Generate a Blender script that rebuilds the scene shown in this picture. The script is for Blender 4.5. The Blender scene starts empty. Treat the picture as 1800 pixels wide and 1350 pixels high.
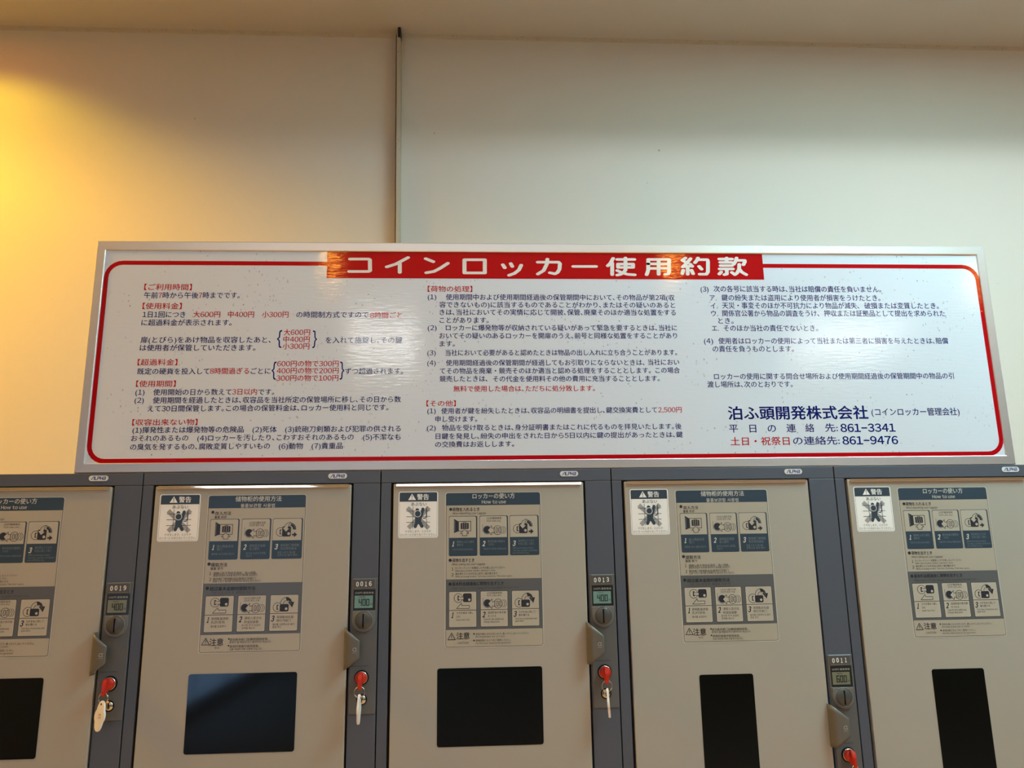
import bpy, bmesh, math, random
from mathutils import Matrix, Vector

random.seed(7)
SC = bpy.context.scene
COL = SC.collection

# ---------------------------------------------------------------- camera, world, exposure
cam_data = bpy.data.cameras.new('camera')
cam_data.sensor_width = 36.0
cam_data.lens = 1352.0 / 1800.0 * 36.0
cam_data.clip_start = 0.02
cam = bpy.data.objects.new('camera', cam_data)
COL.objects.link(cam)
R_ = Vector((0.99855096, -0.05180221, -0.01457773))
F_ = Vector((0.05370039, 0.97679744, 0.20732349))
U_ = Vector((0.00349968, -0.20780590, 0.97816382))
cam.matrix_world = Matrix(((R_.x, U_.x, -F_.x, 0.85953717),
                           (R_.y, U_.y, -F_.y, -1.20640319),
                           (R_.z, U_.z, -F_.z, 1.65993205),
                           (0, 0, 0, 1)))
SC.camera = cam
SC.view_settings.view_transform = 'Standard'
SC.view_settings.look = 'None'
SC.view_settings.gamma = 1.0
SC.view_settings.use_curve_mapping = False
SC.view_settings.exposure = 0.0

world = bpy.data.worlds.new('hall_light')
SC.world = world
world.use_nodes = True
world.node_tree.nodes['Background'].inputs[0].default_value = (0.9, 0.85, 0.75, 1)
world.node_tree.nodes['Background'].inputs[1].default_value = 0.05

# key figures of the place, metres
CEIL = 2.911          # ceiling
WALL_Y = 0.500        # face of the wall behind the lockers
BOARD_Y = 0.022       # back of the notice board standing on the lockers
UNIT = 0.36           # width of one locker column

# lamps: colour and strength, each lamp is built further down with its fitting
SLOT_C, SLOT_L = (0.84, 0.93, 0.98), 103.0        # white light slot in the ceiling in front of the lockers
NEAR_C, NEAR_L = (0.55, 0.98, 1.0), 26.5         # ceiling panel close to the lockers
FAR_C, FAR_L = (1.0, 1.0, 1.0), 12.0             # ceiling panels further back, mirrored in the board
ROW_C, ROW_W, ROW_L = (1.0, 0.45, 0.06), 330.0, 75.0    # row of warm downlights
SPOT_C, SPOT_W, SPOT_L = (1.0, 0.66, 0.02), 6.7, 28.0   # warm downlight close to the wall
GLOW_C = (1.0, 0.24, 0.01)                       # its deep amber lens
FLOOD_C, FLOOD_W = (1.0, 0.48, 0.01), 139.0      # warm downlight beyond the end of the row
STRIP_C, STRIP_L = (0.85, 0.95, 1.0), 4.5        # narrow ceiling lamps, mirrored in the chrome trims
BLUE_C, BLUE_L = (0.33, 0.60, 1.0), 2.4            # glow of an added bluish glass, mirrored in a locker pane

# ---------------------------------------------------------------- materials
def principled(name, color, rough=0.5, metal=0.0, spec=0.5, emit=None, strength=0.0):
    m = bpy.data.materials.new(name)
    m.use_nodes = True
    b = m.node_tree.nodes['Principled BSDF']
    b.inputs['Base Color'].default_value = (*color, 1)
    b.inputs['Roughness'].default_value = rough
    b.inputs['Metallic'].default_value = metal
    b.inputs['Specular IOR Level'].default_value = spec
    if emit:
        b.inputs['Emission Color'].default_value = (*emit, 1)
        b.inputs['Emission Strength'].default_value = strength
    return m

def srgb(r, g, b):
    f = lambda c: (c / 255 / 12.92) if c <= 10 else ((c / 255 + 0.055) / 1.055) ** 2.4
    return (f(r), f(g), f(b))

def nodes_of(m):
    return m.node_tree.nodes, m.node_tree.links, m.node_tree.nodes['Principled BSDF']

def object_coords(m, scale):
    N, L, _ = nodes_of(m)
    tc = N.new('ShaderNodeTexCoord'); mp = N.new('ShaderNodeMapping')
    mp.inputs['Scale'].default_value = scale
    L.new(tc.outputs['Object'], mp.inputs['Vector'])
    return mp.outputs['Vector']

def add_bump(m, scale, strength, dist=0.001, detail=2.0):
    N, L, B = nodes_of(m)
    v = object_coords(m, scale)
    n = N.new('ShaderNodeTexNoise'); n.inputs['Scale'].default_value = 1.0
    n.inputs['Detail'].default_value = detail
    bp = N.new('ShaderNodeBump'); bp.inputs['Strength'].default_value = strength
    bp.inputs['Distance'].default_value = dist
    L.new(v, n.inputs['Vector']); L.new(n.outputs['Fac'], bp.inputs['Height'])
    L.new(bp.outputs['Normal'], B.inputs['Normal'])

def add_specks(m, base, dirt, layers):
    """small dirt specks of their own shape: thresholded voronoi cells, gated by a noise"""
    N, L, B = nodes_of(m)
    prev = None
    for (scale, size, gate_scale, gate, amount) in layers:
        v = object_coords(m, scale)
        vo = N.new('ShaderNodeTexVoronoi'); vo.inputs['Scale'].default_value = 1.0
        L.new(v, vo.inputs['Vector'])
        lt = N.new('ShaderNodeMapRange'); lt.inputs['From Min'].default_value = size
        lt.inputs['From Max'].default_value = size * 0.45
        L.new(vo.outputs['Distance'], lt.inputs['Value'])
        g = N.new('ShaderNodeTexNoise'); g.inputs['Scale'].default_value = 1.0
        g.inputs['Detail'].default_value = 1.0
        L.new(object_coords(m, gate_scale), g.inputs['Vector'])
        gr = N.new('ShaderNodeMapRange'); gr.inputs['From Min'].default_value = gate
        gr.inputs['From Max'].default_value = gate + 0.08
        L.new(g.outputs['Fac'], gr.inputs['Value'])
        sep = N.new('ShaderNodeSeparateColor'); L.new(vo.outputs['Color'], sep.inputs['Color'])
        mu = N.new('ShaderNodeMath'); mu.operation = 'MULTIPLY'
        L.new(lt.outputs['Result'], mu.inputs[0]); L.new(gr.outputs['Result'], mu.inputs[1])
        mu2 = N.new('ShaderNodeMath'); mu2.operation = 'MULTIPLY'
        L.new(mu.outputs[0], mu2.inputs[0]); L.new(sep.outputs[0], mu2.inputs[1])
        mu3 = N.new('ShaderNodeMath'); mu3.operation = 'MULTIPLY'; mu3.use_clamp = True
        L.new(mu2.outputs[0], mu3.inputs[0]); mu3.inputs[1].default_value = amount
        mix = N.new('ShaderNodeMix'); mix.data_type = 'RGBA'
        L.new(mu3.outputs[0], mix.inputs['Factor'])
        if prev is None:
            mix.inputs[6].default_value = (*base, 1)
        else:
            L.new(prev, mix.inputs[6])
        mix.inputs[7].default_value = (*dirt, 1)
        prev = mix.outputs[2]
    L.new(prev, B.inputs['Base Color'])

M = {}
M['wall'] = principled('wall_paint', srgb(226, 224, 215), 0.7, spec=0.3)
add_specks(M['wall'], srgb(226, 224, 215), srgb(70, 60, 45),
           [((9, 9, 9), 0.035, (3, 3, 3), 0.50, 1.1), ((14, 30, 40), 0.10, (2.2, 2.2, 2.2), 0.62, 0.35)])
add_bump(M['wall'], (55, 55, 55), 0.12, 0.002, 3)
M['ceiling'] = principled('ceiling_paint', srgb(205, 200, 193), 0.8, spec=0.2)
add_bump(M['ceiling'], (60, 60, 60), 0.1, 0.002, 2)
M['floor'] = principled('floor_tile', srgb(172, 166, 155), 0.75, spec=0.25)
add_bump(M['floor'], (6, 6, 6), 0.05)
M['hall'] = principled('hall_wall', srgb(150, 144, 132), 0.8)
M['strip'] = principled('joint_strip', srgb(200, 194, 176), 0.6)
add_specks(M['strip'], srgb(200, 194, 176), srgb(96, 62, 30),
           [((500, 500, 90), 0.35, (40, 40, 9), 0.50, 1.2)])
M['strip_edge'] = principled('strip_gap', srgb(92, 70, 44), 0.9)
M['black'] = principled('black_plastic', srgb(26, 24, 22), 0.5)
M['alu'] = principled('brushed_aluminium', (0.80, 0.81, 0.82), 0.38, 0.85)
add_bump(M['alu'], (30, 500, 500), 0.06, 0.0005)
M['gap'] = principled('dark_gap', (0.006, 0.006, 0.007), 0.8, spec=0.1)

BB = (45, 45, 260)          # laminate grain shared by everything printed on the board
def board_mat(name, col, rough=0.06):
    m = principled(name, col, rough)
    add_bump(m, BB, 0.30, 0.0006, 3)
    return m
M['board'] = board_mat('board_white', srgb(222, 232, 246))
add_specks(M['board'], srgb(222, 232, 246), srgb(104, 106, 104),
           [((95, 95, 95), 0.16, (6, 6, 9), 0.48, 0.7), ((190, 120, 100), 0.24, (9, 9, 14), 0.52, 0.55),
            ((48, 48, 40), 0.05, (4, 4, 4), 0.46, 0.9)])
M['board_red'] = board_mat('board_red', srgb(186, 12, 22))
M['board_red_text'] = board_mat('red_print', srgb(188, 28, 32))
M['board_blue'] = board_mat('blue_print', srgb(24, 34, 112))
M['board_title'] = board_mat('title_white', srgb(236, 238, 238))

M['frame'] = principled('locker_frame_grey', srgb(86, 93, 106), 0.42)
add_bump(M['frame'], (900, 900, 900), 0.05, 0.0004)
M['body'] = principled('gap_shade_black', (0.012, 0.012, 0.013), 0.7, spec=0.2)  # near-black, puts the shade of the door gaps into the colour
M['door'] = principled('locker_door_beige', srgb(175, 172, 163), 0.42, spec=0.4)
add_bump(M['door'], (700, 700, 700), 0.05, 0.0004)
M['shell'] = principled('locker_shell_beige', srgb(190, 182, 164), 0.6)
M['chrome'] = principled('chrome_trim', (0.86, 0.87, 0.88), 0.06, 1.0)
M['pane'] = principled('smoked_acrylic', (0.006, 0.006, 0.005), 0.06)
M['handle'] = principled('handle_plastic', srgb(106, 105, 99), 0.38)
add_bump(M['handle'], (900, 900, 900), 0.08, 0.0004)
M['module'] = principled('module_plastic', srgb(98, 100, 101), 0.45)
M['module_rim'] = principled('module_bezel', srgb(112, 114, 113), 0.35)
M['dial'] = principled('coin_dial', srgb(82, 82, 80), 0.3)
M['lcd_frame'] = principled('lcd_surround', srgb(46, 48, 49), 0.25)
M['lcd'] = principled('lcd_glass', srgb(122, 160, 156), 0.2)
M['lcd_off'] = principled('lcd_glass_dull', srgb(128, 132, 112), 0.2)
M['lcd_ink'] = principled('lcd_digits', srgb(14, 24, 24), 0.4)
M['plate'] = principled('number_plate', srgb(84, 86, 88), 0.4)
M['white_print'] = principled('white_print', srgb(240, 240, 236), 0.5)
M['dim_print'] = principled('dim_print', srgb(166, 168, 164), 0.5)
M['dark_print'] = principled('dark_line', srgb(52, 52, 52), 0.6)
M['steel'] = principled('steel', (0.62, 0.60, 0.56), 0.25, 1.0)
M['red_key'] = principled('red_key_plastic', srgb(198, 48, 30), 0.32)
M['tag'] = principled('white_tag', srgb(248, 247, 244), 0.4)
M['tag_ink'] = principled('tag_ink', srgb(90, 88, 84), 0.6)
M['badge'] = principled('badge_white', srgb(225, 230, 234), 0.3)
M['badge_blue'] = principled('badge_blue', srgb(22, 50, 130), 0.3)
M['st_white'] = principled('sticker_white', srgb(250, 252, 252), 0.35)
M['st_dark'] = principled('sticker_slate', srgb(58, 74, 88), 0.35)
M['st_grey'] = principled('sticker_grey', srgb(126, 128, 126), 0.4)
M['st_bar'] = principled('sticker_bar_grey', srgb(168, 170, 172), 0.4)
M['lb_clear'] = principled('label_film', srgb(181, 176, 162), 0.3)
M['lb_pale'] = principled('label_panel', srgb(188, 184, 171), 0.3)
M['lb_edge'] = principled('label_margin', srgb(200, 199, 190), 0.3)
M['lb_slate'] = principled('label_slate', srgb(58, 76, 92), 0.3)
M['lb_grey'] = principled('label_grey', srgb(99, 103, 107), 0.3)
M['lb_ink'] = principled('label_ink', srgb(48, 52, 62), 0.4)
M['lb_fine'] = principled('label_fine_ink', srgb(84, 84, 84), 0.4)
M['lb_title'] = principled('label_title', srgb(214, 216, 212), 0.4)
M['lb_soft'] = principled('label_soft', srgb(128, 140, 148), 0.4)
M['slot_lamp'] = principled('slot_lamp', (0.9, 0.9, 0.9), 0.5, emit=SLOT_C, strength=SLOT_L)
M['near_lamp'] = principled('near_panel', (0.9, 0.9, 0.9), 0.5, emit=NEAR_C, strength=NEAR_L)
M['far_lamp'] = principled('far_panel', (0.9, 0.9, 0.9), 0.5, emit=FAR_C, strength=FAR_L)
M['blue_glow'] = principled('added_glow_glass', (0.05, 0.06, 0.08), 0.1, emit=BLUE_C, strength=BLUE_L)
M['strip_lamp'] = principled('narrow_panel', (0.9, 0.9, 0.9), 0.5, emit=STRIP_C, strength=STRIP_L)
M['row_lamp'] = principled('row_lens', (0.9, 0.85, 0.7), 0.5, emit=ROW_C, strength=ROW_L)
M['spot_lamp'] = principled('spot_lens', (0.9, 0.85, 0.7), 0.5, emit=GLOW_C, strength=SPOT_L)
M['lamp_body'] = principled('lamp_housing', srgb(215, 213, 206), 0.5)

# ---------------------------------------------------------------- scene helpers
def tag(o, label=None, cat=None, group=None, kind=None):
    if label: o['label'] = label
    if cat: o['category'] = cat
    if group: o['group'] = group
    if kind: o['kind'] = kind
    return o

def empty(name, loc):
    o = bpy.data.objects.new(name, None)
    o.empty_display_size = 0.05
    o.location = loc
    COL.objects.link(o)
    return o

class Mesh:
    """collects 3D shapes and links them as one mesh object"""
    def __init__(self):
        self.v, self.f, self.m, self.sm, self.slots = [], [], [], [], []
    def slot(self, mat):
        if mat not in self.slots: self.slots.append(mat)
        return self.slots.index(mat)
    def add(self, verts, faces, mat, smooth=False):
        n = len(self.v); k = self.slot(mat)
        self.v += [tuple(p) for p in verts]
        for fc in faces:
            self.f.append([n + i for i in fc]); self.m.append(k); self.sm.append(smooth)
    def box(self, x0, x1, y0, y1, z0, z1, mat):
        v = [(x, y, z) for x in (x0, x1) for y in (y0, y1) for z in (z0, z1)]
        self.add(v, [(0, 1, 3, 2), (4, 6, 7, 5), (0, 4, 5, 1), (2, 3, 7, 6), (0, 2, 6, 4), (1, 5, 7, 3)], mat)
    def bevel_box(self, x0, x1, y0, y1, z0, z1, mat, r=0.001, seg=2):
        bm = bmesh.new()
        bmesh.ops.create_cube(bm, size=1.0)
        for v in bm.verts:
            v.co = Vector(((x0 + x1) / 2 + v.co.x * (x1 - x0), (y0 + y1) / 2 + v.co.y * (y1 - y0), (z0 + z1) / 2 + v.co.z * (z1 - z0)))
        bmesh.ops.bevel(bm, geom=bm.edges[:], offset=r, segments=seg, affect='EDGES', profile=0.5)
        self.from_bm(bm, mat); bm.free()
    def from_bm(self, bm, mat, smooth=False):
        bm.verts.index_update()
        self.add([v.co[:] for v in bm.verts], [[v.index for v in f.verts] for f in bm.faces], mat, smooth)
    def prism(self, pts, y0, y1, mat, front=None):
        """outline in x,z (counter-clockwise seen from -y) pushed from y0 (front) back to y1"""
        n = len(pts)
        v = [(x, y0, z) for x, z in pts] + [(x, y1, z) for x, z in pts]
        self.add(v, [list(range(n))], front or mat)
        self.add(v, [list(range(2 * n - 1, n - 1, -1))] + [(i, n + i, n + (i + 1) % n, (i + 1) % n) for i in range(n)], mat)
    def rounded(self, x0, x1, z0, z1, r, y0, y1, mat, front=None, chamfer=0.0):
        pts = rrect(x0, x1, z0, z1, r)
        if chamfer > 0:
            c = chamfer
            inn = rrect(x0 + c, x1 - c, z0 + c, z1 - c, max(r - c, 0.0002))
            n = len(pts)
            v = [(x, y0, z) for x, z in inn] + [(x, y0 + c, z) for x, z in pts] + [(x, y1, z) for x, z in pts]
            self.add(v, [list(range(n))], front or mat)
            self.add(v, [(i, n + i, n + (i + 1) % n, (i + 1) % n) for i in range(n)]
                     + [(n + i, 2 * n + i, 2 * n + (i + 1) % n, n + (i + 1) % n) for i in range(n)]
                     + [list(range(3 * n - 1, 2 * n - 1, -1))], mat)
        else:
            self.prism(pts, y0, y1, mat, front)
    def ring_wall(self, pts_out, pts_in, y0, y1, mat):
        n = len(pts_out)
        v = [(x, y0, z) for x, z in pts_out] + [(x, y0, z) for x, z in pts_in] + [(x, y1, z) for x, z in pts_out] + [(x, y1, z) for x, z in pts_in]
        f = []
        for i in range(n):
            j = (i + 1) % n
            f += [(i, j, n + j, n + i), (i, 2 * n + i, 2 * n + j, j), (n + i, n + j, 3 * n + j, 3 * n + i), (2 * n + j, 2 * n + i, 3 * n + i, 3 * n + j)]
        self.add(v, f, mat)
    def lathe(self, cx, cz, prof, mat, seg=40, smooth=True):
        """profile of (radius, y) pairs turned about the y axis through cx, cz"""
        v, f = [], []
        for (r, y) in prof:
            for k in range(seg):
                a = 2 * math.pi * k / seg
                v.append((cx + r * math.cos(a), y, cz + r * math.sin(a)))
        for i in range(len(prof) - 1):
            for k in range(seg):
                j = (k + 1) % seg
                f.append((i * seg + k, i * seg + j, (i + 1) * seg + j, (i + 1) * seg + k))
        self.add(v, f, mat, smooth)
        if prof[-1][0] > 1e-6:
            b = (len(prof) - 1) * seg
            self.add([v[b + k] for k in range(seg)], [list(range(seg))], mat)
    def torus(self, c, R, r, mat, rot=None, seg=40, sub=10, arc=1.0):
        v, f = [], []
        rot = rot or Matrix.Identity(3)
        for i in range(seg):
            a = 2 * math.pi * i / seg
            for k in range(sub):
                b = 2 * math.pi * k / sub
                p = Vector(((R + r * math.cos(b)) * math.cos(a), r * math.sin(b), (R + r * math.cos(b)) * math.sin(a)))
                v.append(tuple(Vector(c) + rot @ p))
        for i in range(seg):
            for k in range(sub):
                i2, k2 = (i + 1) % seg, (k + 1) % sub
                f.append((i * sub + k, i2 * sub + k, i2 * sub + k2, i * sub + k2))
        self.add(v, f, mat, True)
    def merge_print(self, pr, y):
        """lay a Print flat on the plane y, each layer a hair in front of the last"""
        for pts, faces, mat, layer in pr.items:
            self.add([(x, y - 0.00006 * layer, z) for x, z in pts], faces, mat)
    def build(self, name, parent=None, kind=None):
        me = bpy.data.meshes.new(name)
        me.from_pydata(self.v, [], self.f)
        for s in self.slots: me.materials.append(s)
        me.polygons.foreach_set('material_index', self.m)
        me.polygons.foreach_set('use_smooth', self.sm)
        me.update()
        return link(name, me, parent, kind)

def link(name, me, parent=None, kind=None):
    o = bpy.data.objects.new(name, me)
    COL.objects.link(o)
    if parent: o.parent = parent
    if kind: o['kind'] = kind
    return o

def rrect(x0, x1, z0, z1, r, seg=6):
    out = []
    for cx, cz, a0 in ((x1 - r, z0 + r, -90), (x1 - r, z1 - r, 0), (x0 + r, z1 - r, 90), (x0 + r, z0 + r, 180)):
        for k in range(seg + 1):
            a = math.radians(a0 + 90.0 * k / seg)
            out.append((cx + r * math.cos(a), cz + r * math.sin(a)))
    return out

_glyphs, _runs = {}, {}
def glyph(ch):
    """flat outline of one character at size 1: points, faces, advance"""
    if ch not in _glyphs:
        if ch == ' ': _glyphs[ch] = ([], [], 0.28)
        elif ch == '\u3000': _glyphs[ch] = ([], [], 1.0)
        else:
            narrow = ch.isascii() and ch.isalnum()
            cu = bpy.data.curves.new('run', 'FONT')
            cu.body = chr(ord(ch) + 0xFEE0) if narrow else ch      # the full-width forms match the gothic of the other signs
            cu.size = 1.0; cu.resolution_u = 3
            o = bpy.data.objects.new('run', cu); COL.objects.link(o)
            me = bpy.data.meshes.new_from_object(o.evaluated_get(bpy.context.evaluated_depsgraph_get()))
            pts = [(v.co.x, v.co.y) for v in me.vertices]
            faces = [list(p.vertices) for p in me.polygons]
            bpy.data.objects.remove(o); bpy.data.curves.remove(cu); bpy.data.meshes.remove(me)
            adv = 1.0
            if ch.isascii() or ch in '\u2212\u00a5':
                x0 = min(p[0] for p in pts); w = max(p[0] for p in pts) - x0
                gap = 0.04 if narrow else 0.06
                pts = [(x - x0 + gap, y) for x, y in pts]; adv = w + 2 * gap
            elif 0xFF61 <= ord(ch) <= 0xFF9F: adv = 0.5
            elif 0xAC00 <= ord(ch) <= 0xD7A3: adv = 0.92
            _glyphs[ch] = (pts, faces, adv)
    return _glyphs[ch]

def glyphs(text):
    """flat outline of a run of text at size 1: points, faces, bounds"""
    if text not in _runs:
        P, F, pen = [], [], 0.0
        for ch in text:
            pts, faces, adv = glyph(ch)
            n = len(P)
            P += [(x + pen, y) for x, y in pts]
            F += [[n + i for i in f] for f in faces]
            pen += adv
        xs = [p[0] for p in P]; ys = [p[1] for p in P]
        _runs[text] = (P, F, (min(xs), max(xs), min(ys), max(ys)))
    return _runs[text]

class Print:
    """flat printing in millimetres (x right, z up); turned into mesh by Mesh.merge_print"""
    def __init__(self): self.items = []
    def _p(self, pts, faces, mat, layer):
        layer += (len(self.items) % 20) * 0.04          # overlapping pieces never share a plane
        self.items.append(([(x / 1000.0, z / 1000.0) for x, z in pts], faces, mat, layer))
    def poly(self, pts, mat, layer=1): self._p(pts, [list(range(len(pts)))], mat, layer)
    def rect(self, x0, x1, z0, z1, mat, layer=1): self.poly([(x0, z0), (x1, z0), (x1, z1), (x0, z1)], mat, layer)
    def rrect(self, x0, x1, z0, z1, r, mat, layer=1): self.poly(rrect(x0, x1, z0, z1, r), mat, layer)
    def disc(self, x, z, r, mat, layer=1, seg=24, a0=0.0, a1=360.0):
        self.poly([(x + r * math.cos(math.radians(a0 + (a1 - a0) * k / seg)), z + r * math.sin(math.radians(a0 + (a1 - a0) * k / seg))) for k in range(seg + (a1 - a0 < 359.9))], mat, layer)
    def arc(self, x, z, r, w, mat, layer=1, a0=0.0, a1=360.0, seg=28):
        pts, fs = [], []
        for k in range(seg + 1):
            a = math.radians(a0 + (a1 - a0) * k / seg)
            for q in (r - w / 2, r + w / 2): pts.append((x + q * math.cos(a), z + q * math.sin(a)))
        for k in range(seg): fs.append((2 * k, 2 * k + 1, 2 * k + 3, 2 * k + 2))
        self._p(pts, fs, mat, layer)
    def outline_rrect(self, x0, x1, z0, z1, r, w, mat, layer=1):
        a = rrect(x0, x1, z0, z1, r); b = rrect(x0 + w, x1 - w, z0 + w, z1 - w, max(r - w, 0.05)); n = len(a)
        self._p(a + b, [(i, (i + 1) % n, n + (i + 1) % n, n + i) for i in range(n)], mat, layer)
    def stroke(self, pts, w, mat, layer=1, ax=1.0, caps=True):
        """polyline with round joins; ax > 1 widens the brush sideways"""
        q = [(x / ax, z) for x, z in pts]
        for (x0, z0), (x1, z1) in zip(q, q[1:]):
            d = math.hypot(x1 - x0, z1 - z0) or 1e-6
            nx, nz = -(z1 - z0) / d * w / 2, (x1 - x0) / d * w / 2
            self.poly([((x0 - nx) * ax, z0 - nz), ((x1 - nx) * ax, z1 - nz), ((x1 + nx) * ax, z1 + nz), ((x0 + nx) * ax, z0 + nz)], mat, layer)
        ends = q if caps else q[1:-1]
        for x, z in ends:
            self.poly([((x + w / 2 * math.cos(a)) * ax, z + w / 2 * math.sin(a)) for a in [2 * math.pi * k / 14 for k in range(14)]], mat, layer)
    def loop(self, pts, w, mat, layer=1): self.stroke(list(pts) + [pts[0]], w, mat, layer)
    def line(self, text, x0, x1, zc, em, mat, layer=1, weight=0.0):
        """one line of text stretched to run from x0 to x1, its em box centred on zc"""
        pts, fs, (a, b, c, d) = glyphs(text)
        sx = (x1 - x0 - 2 * weight * em) / (b - a)
        for ox, oz in self.heavier(weight * em):
            self._p([(x0 + weight * em + ox + (x - a) * sx, zc + oz + (y - 0.36) * em) for x, y in pts], fs, mat, layer)
    @staticmethod
    def heavier(w):
        if w <= 0: return [(0, 0)]
        return [(-w, 0), (w, 0), (0, -0.7 * w), (0, 0.7 * w)] if w > 0.25 else [(-w, -0.5 * w), (w, 0.5 * w)]
    def fit(self, text, x0, x1, z0, z1, mat, layer=1, weight=0.0, slant=0.0):
        pts, fs, (a, b, c, d) = glyphs(text)
        w = weight * (z1 - z0)
        sx = (x1 - x0 - 2 * w) / (b - a); sz = (z1 - z0) / (d - c)
        for ox, oz in self.heavier(w):
            self._p([(x0 + w + ox + (x - a) * sx + (y - c) * sz * slant, z0 + oz + (y - c) * sz) for x, y in pts], fs, mat, layer)

def box_object(name, x0, x1, y0, y1, z0, z1, mat, parent=None, kind=None):
    m = Mesh(); m.box(x0, x1, y0, y1, z0, z1, mat)
    return m.build(name, parent, kind)

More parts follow.
